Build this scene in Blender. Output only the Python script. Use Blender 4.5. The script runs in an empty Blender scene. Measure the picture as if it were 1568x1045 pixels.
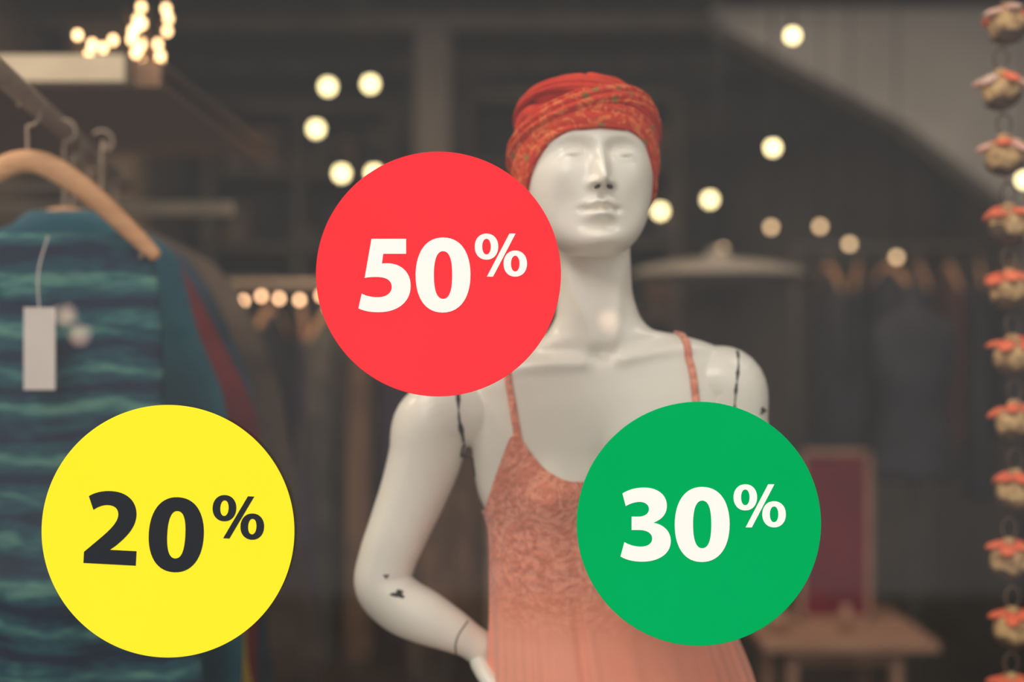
import bpy, bmesh, math, random
import numpy as np
from mathutils import Vector, Matrix
from mathutils import noise as mnoise
from mathutils.bvhtree import BVHTree

# Authoring unit -> metres (everything is modelled in one unit, converted at the very end)
K = 0.85
random.seed(7)
scene = bpy.context.scene
PI = math.pi
S_=math.sin; C_=math.cos

# ------------------------------------------------------------------ helpers
def lin(r, g, b):
    def f(c):
        c = c/255.0
        return c/12.92 if c <= 0.04045 else ((c+0.055)/1.055)**2.4
    return (f(r), f(g), f(b), 1.0)

def interp(x, xs, ys):
    """smooth (Hermite) table interpolation, xs ascending"""
    if x <= xs[0]: return ys[0]
    if x >= xs[-1]: return ys[-1]
    i = 0
    while x > xs[i+1]: i += 1
    h = xs[i+1]-xs[i]
    def slope(j):
        if j == 0: return (ys[1]-ys[0])/(xs[1]-xs[0])
        if j == len(xs)-1: return (ys[-1]-ys[-2])/(xs[-1]-xs[-2])
        a = (ys[j]-ys[j-1])/(xs[j]-xs[j-1]); b = (ys[j+1]-ys[j])/(xs[j+1]-xs[j])
        return 0.0 if a*b <= 0 else 2*a*b/(a+b)
    t = (x-xs[i])/h
    m0, m1 = slope(i)*h, slope(i+1)*h
    return (2*t**3-3*t**2+1)*ys[i]+(t**3-2*t**2+t)*m0+(-2*t**3+3*t**2)*ys[i+1]+(t**3-t**2)*m1

def sstep(a, b, x):
    t = max(0.0, min(1.0, (x-a)/(b-a)))
    return t*t*(3-2*t)

def gs(x, s): return math.exp(-(x/s)**2)

class MB:
    def __init__(s): s.v=[]; s.f=[]; s.m=[]
    def add(s, vf, mi=0):
        v, f = vf; o = len(s.v)
        s.v += [tuple(p) for p in v]
        s.f += [tuple(i+o for i in q) for q in f]
        s.m += [mi]*len(f)
        return s
    def obj(s, name, mats, parent=None, smooth=True):
        me = bpy.data.meshes.new(name)
        me.from_pydata(s.v, [], s.f)
        for m in mats: me.materials.append(m)
        me.polygons.foreach_set("material_index", s.m)
        bm = bmesh.new(); bm.from_mesh(me)
        bmesh.ops.recalc_face_normals(bm, faces=bm.faces); bm.to_mesh(me); bm.free()
        me.polygons.foreach_set("use_smooth", [smooth]*len(me.polygons))
        me.update()
        o = bpy.data.objects.new(name, me); scene.collection.objects.link(o)
        if parent: o.parent = parent
        return o

def rings_mesh(rings, closed=True, cap0=True, cap1=True, loop=False):
    n = len(rings[0]); v = [p for r in rings for p in r]; f = []
    m=len(rings)
    for i in range(m if loop else m-1):
        i2=(i+1)%m
        for j in range(n if closed else n-1):
            k = (j+1) % n
            f.append((i*n+j, i*n+k, i2*n+k, i2*n+j))
    if cap0 and not loop:
        c = sum((Vector(p) for p in rings[0]), Vector())/n; v.append(tuple(c)); ci=len(v)-1
        f += [(ci, (j+1)%n, j) for j in range(n)]
    if cap1 and not loop:
        c = sum((Vector(p) for p in rings[-1]), Vector())/n; v.append(tuple(c)); ci=len(v)-1; b=(len(rings)-1)*n
        f += [(ci, b+j, b+(j+1)%n) for j in range(n)]
    return v, f

def catmull(P, sub):
    out=[]; n=len(P)
    for i in range(n-1):
        p0=P[max(i-1,0)]; p1=P[i]; p2=P[i+1]; p3=P[min(i+2,n-1)]
        for k in range(sub):
            t=k/sub
            out.append([0.5*((2*b)+(-a+c)*t+(2*a-5*b+4*c-d)*t*t+(-a+3*b-3*c+d)*t**3) for a,b,c,d in zip(p0,p1,p2,p3)])
    out.append(list(P[-1])); return out

def tube(pts, radii, n=20, flat=1.0, side=None, sub=6, caps=True):
    P=[list(p)+[r] for p,r in zip(pts,radii)]
    S=catmull(P,sub) if sub>1 else P
    C=[Vector(s[:3]) for s in S]; R=[max(s[3],1e-4) for s in S]
    T=[(C[min(i+1,len(C)-1)]-C[max(i-1,0)]).normalized() for i in range(len(C))]
    u=Vector(side) if side is not None else (Vector((0,0,1)) if abs(T[0].z)<.9 else Vector((1,0,0)))
    rings=[]; frames=[]
    for c,t,r in zip(C,T,R):
        u=(Vector(side) if side is not None else u); u=(u-t*u.dot(t)).normalized(); w=t.cross(u)
        frames.append((c,t,u,w,r))
    def ring(c,u,w,r): return [tuple(c+u*(r*math.cos(2*PI*j/n))+w*(r*flat*math.sin(2*PI*j/n))) for j in range(n)]
    if caps:
        c,t,u,w,r=frames[0]
        for a in (80,60,35): 
            a=math.radians(a); rings.append(ring(c-t*(r*flat*math.sin(a)),u,w,r*math.cos(a)))
    for c,t,u,w,r in frames: rings.append(ring(c,u,w,r))
    if caps:
        c,t,u,w,r=frames[-1]
        for a in (35,60,80):
            a=math.radians(a); rings.append(ring(c+t*(r*flat*math.sin(a)),u,w,r*math.cos(a)))
    return rings_mesh(rings)

def ellipsoid(c, r, nu=24, nv=14, p=1.0, rot=None):
    def e(x): return math.copysign(abs(x)**p, x)
    rings=[]
    for i in range(1,nv):
        ph=-PI/2+PI*i/nv; ring=[]
        for j in range(nu):
            th=2*PI*j/nu
            q=Vector((r[0]*e(math.cos(ph))*e(math.cos(th)), r[1]*e(math.cos(ph))*e(math.sin(th)), r[2]*e(math.sin(ph))))
            if rot is not None: q=rot@q
            ring.append(tuple(q+Vector(c)))
        rings.append(ring)
    return rings_mesh(rings)

def box(x0,x1,y0,y1,z0,z1):
    v=[(x,y,z) for x in (x0,x1) for y in (y0,y1) for z in (z0,z1)]
    f=[(0,1,3,2),(4,6,7,5),(0,4,5,1),(2,3,7,6),(0,2,6,4),(1,5,7,3)]
    return v,f

def bevel(o, w, seg=2):
    bm=bmesh.new(); bm.from_mesh(o.data)
    bmesh.ops.bevel(bm, geom=[e for e in bm.edges if len(e.link_faces)==2 and e.calc_face_angle(0)>0.6], offset=w, segments=seg, affect='EDGES', profile=0.5)
    bm.to_mesh(o.data); bm.free()

# ------------------------------------------------------------------ materials
def pmat(name, c1, c2=None, scale=8.0, rough=0.6, bump=0.0, bscale=None, spec=0.3, coat=0.0, metal=0.0, emis=None, estr=0.0, stretch=(1,1,1), detail=4.0, sheen=0.0):
    m=bpy.data.materials.new(name); m.use_nodes=True; nt=m.node_tree; N=nt.nodes; L=nt.links
    b=N["Principled BSDF"]; b.inputs["Roughness"].default_value=rough
    b.inputs["Specular IOR Level"].default_value=spec; b.inputs["Metallic"].default_value=metal
    b.inputs["Coat Weight"].default_value=coat; b.inputs["Coat Roughness"].default_value=0.15
    if sheen: b.inputs["Sheen Weight"].default_value=sheen
    tc=N.new("ShaderNodeTexCoord"); mp=N.new("ShaderNodeMapping"); mp.inputs["Scale"].default_value=stretch
    L.new(tc.outputs["Object"], mp.inputs["Vector"])
    nz=N.new("ShaderNodeTexNoise"); nz.inputs["Scale"].default_value=scale; nz.inputs["Detail"].default_value=detail
    L.new(mp.outputs["Vector"], nz.inputs["Vector"])
    cr=N.new("ShaderNodeValToRGB"); cr.color_ramp.elements[0].position=0.35; cr.color_ramp.elements[1].position=0.68
    cr.color_ramp.elements[0].color=c1; cr.color_ramp.elements[1].color=c2 or c1
    L.new(nz.outputs["Fac"], cr.inputs["Fac"]); L.new(cr.outputs["Color"], b.inputs["Base Color"])
    if bump:
        n2=N.new("ShaderNodeTexNoise"); n2.inputs["Scale"].default_value=bscale or scale*4; n2.inputs["Detail"].default_value=3
        L.new(mp.outputs["Vector"], n2.inputs["Vector"])
        bp=N.new("ShaderNodeBump"); bp.inputs["Strength"].default_value=bump; bp.inputs["Distance"].default_value=0.01
        L.new(n2.outputs["Fac"], bp.inputs["Height"]); L.new(bp.outputs["Normal"], b.inputs["Normal"])
    if emis:
        b.inputs["Emission Color"].default_value=emis; b.inputs["Emission Strength"].default_value=estr
    return m

M_plastic = pmat("mannequin_gloss_plastic", lin(241,234,219), lin(245,239,225), 3, rough=0.36, spec=0.45, coat=0.2)
M_black = pmat("black_seam", lin(38,36,32), lin(60,56,48), 60, rough=0.6)
M_greyline = pmat("grey_seam", lin(150,146,138), lin(130,126,120), 60, rough=0.6)
M_red = pmat("sticker_red_vinyl", lin(248,58,67), lin(249,61,70), 3, rough=0.6, spec=0.03)
M_yel = pmat("sticker_yellow_vinyl", lin(253,236,46), lin(253,238,50), 3, rough=0.6, spec=0.03)
M_grn = pmat("sticker_green_vinyl", lin(0,168,90), lin(2,171,94), 3, rough=0.6, spec=0.03)
M_white = pmat("sticker_white_print", lin(253,247,243), lin(252,245,241), 3, rough=0.6, spec=0.03)
M_ink = pmat("sticker_black_print", lin(44,47,52), lin(42,45,50), 3, rough=0.6, spec=0.05)
M_wood = pmat("hanger_wood", lin(214,162,116), lin(190,136,92), 12, rough=0.5, bump=0.1, stretch=(1,1,6))
M_shelfw = pmat("shelf_brown_wood", lin(156,116,82), lin(124,90,62), 9, rough=0.6, bump=0.1, stretch=(1,6,1))
M_beam = pmat("painted_cream_wood", lin(224,204,174), lin(208,188,158), 9, rough=0.6, bump=0.05)
M_metal = pmat("brushed_rail_metal", lin(190,166,142), lin(165,144,124), 20, rough=0.5, metal=0.2)
M_metald = pmat("black_rail_metal", lin(70,66,62), lin(56,52,50), 20, rough=0.5, metal=0.2)
M_tag = pmat("paper_tag", lin(216,204,196), lin(206,194,186), 10, rough=0.8)
M_teal = pmat("teal_cotton", lin(28,100,114), lin(18,76,92), 6, rough=0.9, bump=0.3, bscale=60, sheen=0.2)
M_redc = pmat("burgundy_cotton", lin(140,42,48), lin(100,30,38), 6, rough=0.9, bump=0.3, bscale=60)
M_floor = pmat("dark_wood_floor", lin(92,76,62), lin(66,54,46), 5, rough=0.45, bump=0.1, stretch=(8,1,1))
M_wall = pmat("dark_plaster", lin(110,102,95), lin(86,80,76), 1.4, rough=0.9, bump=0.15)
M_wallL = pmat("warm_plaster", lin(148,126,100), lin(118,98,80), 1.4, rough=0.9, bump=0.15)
M_ceil = pmat("charcoal_ceiling", lin(92,91,91), lin(72,71,72), 2.0, rough=0.9)
M_reflect = pmat("grey_reflection_panel", lin(178,173,168), lin(152,148,144), 1.2, rough=0.9, bump=0.1)  # grey of the panel that imitates a reflection in the glass
M_pave = pmat("concrete_pavement", lin(150,148,144), lin(125,122,118), 6.0, rough=0.9, bump=0.3)
M_frame = pmat("window_frame_paint", lin(60,58,56), lin(50,48,46), 6, rough=0.5)
M_dark = pmat("dark_shelving", lin(108,98,86), lin(84,76,68), 5, rough=0.7)
M_cord = pmat("black_cord", lin(22,22,22), lin(30,30,30), 20, rough=0.6)
M_bulb = pmat("bulb_glow", lin(255,240,200), None, 3, emis=(1.0,0.82,0.40,1), estr=7.0)
M_bulbdim = pmat("bulb_glow_dim", lin(255,220,180), None, 3, emis=(1.0,0.66,0.35,1), estr=3.6)
M_fairy = pmat("fairy_bulb_glow", lin(255,220,180), None, 3, emis=(1.0,0.56,0.29,1), estr=8.0)
M_fairy2 = pmat("fairy_bulb_glow_bright", lin(255,220,180), None, 3, emis=(1.0,0.62,0.28,1), estr=6.0)
M_table = pmat("pale_pine", lin(176,134,112), lin(150,112,92), 8, rough=0.6, stretch=(1,6,1))
M_redb = pmat("crimson_board", lin(120,26,44), lin(98,20,36), 5, rough=0.7)
M_shade = pmat("enamel_shade", lin(150,142,130), lin(130,122,112), 5, rough=0.5)
M_yelc = pmat("mustard_cloth", lin(210,180,60), lin(180,150,46), 5, rough=0.9)
M_scarf = pmat("plain_scarf", lin(214,68,44), lin(194,50,36), 14, rough=.85, spec=.1, bump=.2, bscale=150)

def fabric_coral():
    m=pmat("coral_chiffon", lin(252,174,148), lin(246,158,132), 5, rough=0.85, spec=0.1, sheen=0.3)
    nt=m.node_tree;N=nt.nodes;L=nt.links; b=N["Principled BSDF"]
    tc=N["Texture Coordinate"]
    sx=N.new("ShaderNodeSeparateXYZ"); L.new(tc.outputs["Object"],sx.inputs[0])
    mr=N.new("ShaderNodeMapRange"); mr.inputs["From Min"].default_value=1.13; mr.inputs["From Max"].default_value=1.23; L.new(sx.outputs["Z"],mr.inputs["Value"])
    vo=N.new("ShaderNodeTexVoronoi"); vo.inputs["Scale"].default_value=110; L.new(tc.outputs["Object"],vo.inputs["Vector"])
    nz=N.new("ShaderNodeTexNoise"); nz.inputs["Scale"].default_value=30; nz.inputs["Detail"].default_value=3; nz.inputs["Distortion"].default_value=2.4; L.new(tc.outputs["Object"],nz.inputs["Vector"])
    ad=N.new("ShaderNodeMath"); ad.operation='ADD'; L.new(vo.outputs["Distance"],ad.inputs[0]); L.new(nz.outputs["Fac"],ad.inputs[1])
    mu=N.new("ShaderNodeMath"); mu.operation='MULTIPLY'; L.new(ad.outputs[0],mu.inputs[0]); L.new(mr.outputs["Result"],mu.inputs[1])
    bp=N.new("ShaderNodeBump"); bp.inputs["Strength"].default_value=0.5; bp.inputs["Distance"].default_value=0.006
    L.new(mu.outputs[0],bp.inputs["Height"]); L.new(bp.outputs["Normal"],b.inputs["Normal"])
    cr=N.new("ShaderNodeValToRGB"); cr.color_ramp.elements[0].position=0.46; cr.color_ramp.elements[1].position=0.54
    cr.color_ramp.elements[0].color=(.95,.86,.81,1); cr.color_ramp.elements[1].color=(0.80,0.61,0.54,1)
    L.new(nz.outputs["Fac"],cr.inputs["Fac"])
    mx=N.new("ShaderNodeMix"); mx.data_type='RGBA'; mx.blend_type='MULTIPLY'
    L.new(mr.outputs["Result"],mx.inputs["Factor"])
    src=b.inputs["Base Color"].links[0].from_socket
    L.new(src,mx.inputs["A"]); L.new(cr.outputs["Color"],mx.inputs["B"]); L.new(mx.outputs["Result"],b.inputs["Base Color"])
    return m
M_coral=fabric_coral()

def turban_mat():
    m=pmat("printed_scarf", lin(212,68,44), lin(198,52,36), 10, rough=0.85, spec=0.1, bump=0.2, bscale=150)
    nt=m.node_tree;N=nt.nodes;L=nt.links; b=N["Principled BSDF"]; tc=N["Texture Coordinate"]
    nz=N.new("ShaderNodeTexNoise"); nz.inputs["Scale"].default_value=62; nz.inputs["Detail"].default_value=3; nz.inputs["Distortion"].default_value=2.0; L.new(tc.outputs["Object"],nz.inputs["Vector"])
    cr=N.new("ShaderNodeValToRGB"); cr.color_ramp.elements[0].position=0.48; cr.color_ramp.elements[1].position=0.60
    cr.color_ramp.elements[0].color=(0,0,0,1); cr.color_ramp.elements[1].color=(.85,.85,.85,1); L.new(nz.outputs["Fac"],cr.inputs["Fac"])
    mx=N.new("ShaderNodeMix"); mx.data_type='RGBA'; L.new(cr.outputs["Color"],mx.inputs["Factor"])
    src=b.inputs["Base Color"].links[0].from_socket
    L.new(src,mx.inputs["A"]); mx.inputs["B"].default_value=lin(230,124,72)
    vo=N.new("ShaderNodeTexVoronoi"); vo.inputs["Scale"].default_value=40; L.new(tc.outputs["Object"],vo.inputs["Vector"])
    c2=N.new("ShaderNodeValToRGB"); c2.color_ramp.elements[0].position=0.17; c2.color_ramp.elements[1].position=0.24
    c2.color_ramp.elements[0].color=(0.9,0.9,0.9,1); c2.color_ramp.elements[1].color=(0,0,0,1); L.new(vo.outputs["Distance"],c2.inputs["Fac"])
    m2=N.new("ShaderNodeMix"); m2.data_type='RGBA'; L.new(c2.outputs["Color"],m2.inputs["Factor"]); L.new(mx.outputs["Result"],m2.inputs["A"]); m2.inputs["B"].default_value=lin(128,118,62)
    L.new(m2.outputs["Result"],b.inputs["Base Color"])
    return m
M_turban=turban_mat()

def stripe_mat():
    m=pmat("striped_knit", lin(20,40,62), None, 10, rough=0.9, spec=0.1, bump=0.3, bscale=90)
    nt=m.node_tree;N=nt.nodes;L=nt.links; b=N["Principled BSDF"]; tc=N["Texture Coordinate"]
    wv=N.new("ShaderNodeTexWave"); wv.wave_type='BANDS'; wv.bands_direction='Z'; wv.inputs["Scale"].default_value=4.8
    wv.inputs["Distortion"].default_value=4.5; wv.inputs["Detail"].default_value=3; wv.inputs["Detail Scale"].default_value=1.6; wv.inputs["Detail Roughness"].default_value=.65
    mp=N.new("ShaderNodeMapping"); mp.inputs["Scale"].default_value=(.5,.5,1); L.new(tc.outputs["Object"],mp.inputs["Vector"]); L.new(mp.outputs["Vector"],wv.inputs["Vector"])
    mp2=N.new("ShaderNodeMapping"); mp2.inputs["Scale"].default_value=(2,2,14); L.new(tc.outputs["Object"],mp2.inputs["Vector"])
    nz=N.new("ShaderNodeTexNoise"); nz.inputs["Scale"].default_value=4; nz.inputs["Detail"].default_value=5; nz.inputs["Roughness"].default_value=.65; L.new(mp2.outputs["Vector"],nz.inputs["Vector"])
    ml=N.new("ShaderNodeMath"); ml.operation='MULTIPLY_ADD'; ml.inputs[1].default_value=2.2; ml.inputs[2].default_value=-1.05; L.new(nz.outputs["Fac"],ml.inputs[0])
    w2=N.new("ShaderNodeMath"); w2.operation='MULTIPLY'; w2.inputs[1].default_value=.8; L.new(wv.outputs["Fac"],w2.inputs[0])
    ad=N.new("ShaderNodeMath"); ad.operation='ADD'; L.new(w2.outputs[0],ad.inputs[0]); L.new(ml.outputs[0],ad.inputs[1])
    cr=N.new("ShaderNodeValToRGB"); e=cr.color_ramp.elements
    e[0].position=0.02; e[0].color=lin(32,44,64); e[1].position=1.0; e[1].color=lin(92,136,124)
    for p,c in ((0.22,lin(34,54,74)),(0.40,lin(40,84,92)),(0.55,lin(34,62,80)),(0.75,lin(54,100,102))):
        q=e.new(p); q.color=c
    L.new(ad.outputs[0],cr.inputs["Fac"]); L.new(cr.outputs["Color"],b.inputs["Base Color"])
    return m
M_stripe=stripe_mat()

def glass_mat():
    m=bpy.data.materials.new("shop_glass"); m.use_nodes=True; nt=m.node_tree; N=nt.nodes; L=nt.links
    for n in list(N): N.remove(n)
    o=N.new("ShaderNodeOutputMaterial"); mx=N.new("ShaderNodeMixShader"); t=N.new("ShaderNodeBsdfTransparent"); g=N.new("ShaderNodeBsdfGlossy")
    g.inputs["Roughness"].default_value=0.0; g.inputs["Color"].default_value=(0.98,0.98,1,1)
    fr=N.new("ShaderNodeFresnel"); fr.inputs["IOR"].default_value=1.45
    ml=N.new("ShaderNodeMath"); ml.operation='MULTIPLY'; ml.inputs[1].default_value=0.74
    L.new(fr.outputs[0],ml.inputs[0]); L.new(ml.outputs[0],mx.inputs[0]); L.new(t.outputs[0],mx.inputs[1]); L.new(g.outputs[0],mx.inputs[2]); L.new(mx.outputs[0],o.inputs[0])
    return m
M_glass=glass_mat()

# ================================================================== MANNEQUIN
# body image coordinates (pixels, one per thousandth of a unit, datum at a=784 / b=2302)
def F(a, b, y=0.0): return Vector(((a-784)/1000.0, y, (2302-b)/1000.0))

TB = [380-60,380,440,480,505,512,525,542,557,580,620,680,740,790,840,910,980,1060,1150,1235]
T_hw=[.058,.058,.058,.064,.080,.092,.118,.160,.186,.198,.200,.198,.190,.172,.150,.130,.140,.162,.176,.150]
T_df=[.050,.050,.051,.053,.054,.054,.054,.056,.060,.066,.076,.088,.092,.090,.084,.080,.088,.100,.105,.100]
T_db=[.054,.054,.054,.054,.052,.050,.048,.050,.054,.060,.072,.084,.090,.088,.080,.074,.085,.105,.120,.110]
T_cx=[.122,.124,.127,.132,.136,.137,.137,.137,.137,.137,.137,.137,.137,.138,.139,.140,.143,.146,.148,.148]
T_cy=[.014,.016,.018,.020,.022,.022,.022,.022,.022,.022,.020,.018,.018,.018,.018,.018,.018,.020,.022,.022]
def torso_par(b):
    return (interp(b,TB,T_hw),interp(b,TB,T_df),interp(b,TB,T_db),interp(b,TB,T_cx),interp(b,TB,T_cy))
def shear(b):
    return 0.12*sstep(495,530,b)*(1-sstep(620,900,b))
def bust(dx,b,down=1.0):
    s = 48 if b<752 else 52*down
    r=0
    for sx in (-1,1):
        r += 0.040*math.exp(-((dx-sx*0.083)/0.050)**2-((b-752)/s)**2)
    return r
def torso_disp(dx,b):
    d = bust(dx,b)
    if 380<b<545:
        t=(b-390)/150.0; c=0.048*(1-t)+0.012*t
        for sx in (-1,1): d+=0.0055*gs(dx-sx*c,0.011)*sstep(385,430,b)*(1-sstep(520,545,b))
    for sx in (-1,1):
        a=abs(dx)
        if sx*dx>0:
            line = 556-a*150+ (a/0.18)**2*16
            d+=0.0060*gs(b-line,11)*sstep(0.012,0.03,a)*(1-sstep(0.13,0.18,a))
    d-=0.009*math.exp(-(dx/0.016)**2-((b-540)/12)**2)
    for sx in (-1,1): d-=0.004*math.exp(-((dx-sx*0.085)/0.03)**2-((b-528)/8)**2)
    d-=0.005*gs(dx,0.014)*sstep(620,700,b)*(1-sstep(800,850,b))
    return d

body=MB()
rings=[]; NS=144
for i in range(300):
    b=1235-(1235-325)*i/299.0
    hw,df,db,cx,cy=torso_par(b); sh=shear(b); ring=[]
    for j in range(NS):
        a=2*PI*j/NS; c,s=math.cos(a),math.sin(a); e=2/2.25
        X=hw*math.copysign(abs(c)**e,c); Y=(db if s>0 else df)*math.copysign(abs(s)**e,s)
        y=cy+Y
        if s<0: y-=torso_disp(X,b)*min(1,-s*2.5)
        ring.append((cx+X,y,(2302-b)/1000+sh*X))
    rings.append(ring)
body.add(rings_mesh(rings))

def fpts(l): return [F(a,b,y) for a,b,y,r in l],[r for *_,r in l]
armL=[(735,640,.025,.046),(690,636,.025,.056),(660,652,.024,.060),(650,700,.026,.0575),(632,755,.030,.053),(610,810,.034,.0485),(590,862,.036,.0455),(584,902,.032,.0445),(612,930,.022,.0445),(650,948,.014,.042),(690,968,.014,.034),(716,984,.020,.028),(732,996,.026,.027)]
armR=[(1040,596,.025,.044),(1085,586,.025,.054),(1118,594,.024,.059),(1125,650,.026,.056),(1138,710,.034,.052),(1160,765,.046,.048),(1184,815,.056,.045),(1190,846,.060,.044),(1176,868,.070,.043),(1155,888,.084,.038),(1134,908,.100,.030),(1122,918,.108,.027)]
for A in (armL,armR):
    p,r=fpts(A); body.add(tube(p,r,n=32,sub=8))

def hand(M, wrist, d, side, nrm, curl=0.5, thumb=1):
    """palm, four unequal bent fingers, thumb off the palm side"""
    d=Vector(d).normalized(); side=Vector(side); side=(side-d*side.dot(d)).normalized(); n=Vector(nrm); n=(n-d*n.dot(d)-side*n.dot(side)).normalized()
    w=Vector(wrist)
    M.add(tube([w-d*.02,w,w+d*.03,w+d*.065,w+d*.092],[.026,.026,.036,.041,.036],n=24,flat=0.42,side=side,sub=5))
    L=[.066,.078,.083,.074]; off=[-.031,-.0105,.0105,.031]
    for k in range(4):
        o=off[k]; b0=w+d*(.080)+side*o*.9
        pts=[b0]; seg=[.45,.32,.23]
        ang=0
        q=w+d*(.098-abs(o)*.25)+side*o*1.08; pts.append(q)
        for sgm in seg:
            ang+=curl*(.5 if sgm>.4 else .7)
            dv=(d*math.cos(ang)+n*math.sin(ang)+side*o*1.2).normalized()
            q=q+dv*L[k]*1.15*sgm; pts.append(q)
        M.add(tube(pts,[.0105,.0105,.0098,.009,.0078],n=14,sub=4))
    b0=w+d*.02+side*thumb*-.022
    p1=b0+d*.022+side*thumb*-.022+n*.010; p2=p1+d*.030+side*thumb*-.012+n*.012; p3=p2+d*.026+n*.010
    M.add(tube([b0,p1,p2,p3],[.015,.0135,.0115,.009],n=14,sub=4))
hand(body, F(728,994,.030), (.62,.12,-.78), (.35,.85,.3), (.75,-.2,.5), curl=.35, thumb=1)
hand(body, F(1124,916,.106), (-.80,.30,-.50), (-.45,.1,.85), (-.3,-.9,-.1), curl=.3, thumb=-1)

for sx,fy in ((-1,-.02),(1,.02)):
    hx=.148+sx*.085
    pts=[(hx,.02,1.16),(hx+sx*.004,.02,1.06),(hx,.012,.92),(hx-sx*.008,.0+fy,.72),(hx-sx*.014,fy,.60),(hx-sx*.018,fy+.018,.48),(hx-sx*.022,fy+.02,.34),(hx-sx*.026,fy+.02,.22),(hx-sx*.026,fy+.022,.172)]
    body.add(tube([Vector(p) for p in pts],[.086,.094,.084,.064,.056,.058,.045,.032,.034],n=32,sub=6))
    x=hx-sx*.026
    body.add(tube([Vector((x,fy+.045,.146)),Vector((x,fy+.0,.156)),Vector((x+sx*.006,fy-.07,.141)),Vector((x+sx*.012,fy-.14,.129)),Vector((x+sx*.012,fy-.185,.126))],[.034,.040,.042,.044,.030],n=24,flat=.55,side=(1,0,0),sub=5))

# head -------------------------------------------------------------
HZ =[-.147,-.143,-.135,-.12,-.10,-.08,-.05,-.02,0,.02,.05,.08,.10,.115,.125]
H_w=[.018,.033,.049,.065,.0785,.0870,.0940,.0975,.0985,.099,.096,.084,.064,.042,.006]
H_f=[-.072,-.085,-.093,-.0955,-.0950,-.097,-.100,-.0995,-.0990,-.102,-.100,-.086,-.066,-.042,-.004]
H_b=[-.045,-.03,-.015,.005,.035,.065,.095,.112,.118,.122,.120,.102,.078,.05,.008]
NZt=[-.0630,-.0585,-.0535,-.0470,-.040,-.030,-.015,0,.015,.030,.045]
NHt=[0,.010,.0268,.0320,.0300,.0242,.0165,.0100,.0052,.0018,0]
NWt=[.0100,.0100,.0100,.0105,.0102,.0098,.0098,.0105,.0130,.016,.018]
def face_disp(x,z):
    a=abs(x); d=0
    if -.063<z<.045: d+=interp(z,NZt,NHt)*gs(x,interp(z,NZt,NWt))            # nose
    d+=.0035*math.exp(-(x/.020)**2-((z+.028)/.024)**2)
    d+=.0115*math.exp(-((a-.0150)/.0058)**2-((z+.0500)/.0062)**2)            # nostril wings
    d-=.0125*math.exp(-((a-.0350)/.0210)**2-((z-.005)/.0145)**2)             # sockets
    d-=.0030*math.exp(-((a-.0190)/.0080)**2-((z-.003)/.0090)**2)
    d+=.0125*math.exp(-((a-.0385)/.0150)**2-((z+.0005)/.0092)**2)            # eyeballs
    lid=.0060-((a-.038)/.017)**2*.0065
    d-=.0055*math.exp(-((z-lid)/.0021)**2)*gs(a-.038,.0160)                   # upper lid
    ll=-.0075+((a-.038)/.017)**2*.005
    d-=.0034*math.exp(-((z-ll)/.0019)**2)*gs(a-.038,.0145)
    brow=.0250-((a-.036)/.03)**2*.006
    d+=.0028*math.exp(-((z-brow)/.0080)**2)*gs(a-.036,.024)
    d+=.0055*math.exp(-((a-.057)/.023)**2-((z+.030)/.021)**2)                # cheekbone
    d-=.0035*math.exp(-((a-.050)/.018)**2-((z+.078)/.024)**2)
    d+=.0060*math.exp(-(a/.025)**2-((z+.086)/.019)**2)                       # muzzle
    cup=.0034*math.exp(-((a-.0068)/.0052)**2)
    d+=.0112*math.exp(-((z+.0785-cup*.7)/.0048)**2)*gs(x,.0180)              # lips
    d+=.0132*math.exp(-((z+.0960)/.0066)**2)*gs(x,.0160)
    mz=-.0868+ .0010*math.cos(a/.0055)
    d-=.0135*math.exp(-((z-mz)/.0023)**2)*gs(x,.0210)
    d-=.0045*math.exp(-((a-.0255)/.005)**2-((z+.0862)/.005)**2)
    d-=.0032*math.exp(-(a/.0036)**2-((z+.067)/.006)**2)                       # philtrum
    d-=.0090*math.exp(-(a/.020)**2-((z+.1105)/.0065)**2)
    d+=.0125*math.exp(-(a/.026)**2-((z+.130)/.0135)**2)                       # chin
    return d
HM = Matrix.Translation(Vector((0.1135,-0.006,2.044))) @ Matrix.Rotation(math.radians(8.5),4,'Z') @ Matrix.Rotation(math.radians(-8),4,'X')
rings=[]; NR=280; NH=320
for i in range(NR):
    t=i/(NR-1); z=-.011+.136*math.sin(PI*(t-.5))
    w=interp(z,HZ,H_w); f=interp(z,HZ,H_f); bk=interp(z,HZ,H_b)
    cy=(f+bk)/2*0.35+f*0.15
    cy=min(cy,bk-.004); cy=max(cy,f+.004); ring=[]
    for j in range(NH):
        a=2*PI*j/NH; c,s=math.cos(a),math.sin(a); e=2/2.15 if s<0 else 2/2.1
        X=w*math.copysign(abs(c)**e,c); dd=(bk-cy) if s>0 else (cy-f)
        y=cy+dd*math.copysign(abs(s)**e,s)
        if s<0: y-=face_disp(X,z)*sstep(0.0,.35,-s)
        ring.append(tuple(HM@Vector((X,y,z))))
    rings.append(ring)
body.add(rings_mesh(rings))

mann=bpy.data.objects.new("mannequin",None); scene.collection.objects.link(mann)
tmp=body.obj("tmp_body",[M_plastic])
rm=tmp.modifiers.new("r",'REMESH'); rm.mode='VOXEL'; rm.voxel_size=0.0021; rm.use_smooth_shade=True
sm=tmp.modifiers.new("s",'SMOOTH'); sm.factor=0.5; sm.iterations=2
dg=bpy.context.evaluated_depsgraph_get()
me=bpy.data.meshes.new_from_object(tmp.evaluated_get(dg)); me.name="body"
bpy.data.objects.remove(tmp)
me.materials.clear(); me.materials.append(M_plastic)
me.polygons.foreach_set("use_smooth",[True]*len(me.polygons))
bodyo=bpy.data.objects.new("body",me); scene.collection.objects.link(bodyo); bodyo.parent=mann
bv=BVHTree.FromPolygons([v.co.copy() for v in me.vertices],[tuple(p.vertices) for p in me.polygons])

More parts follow.
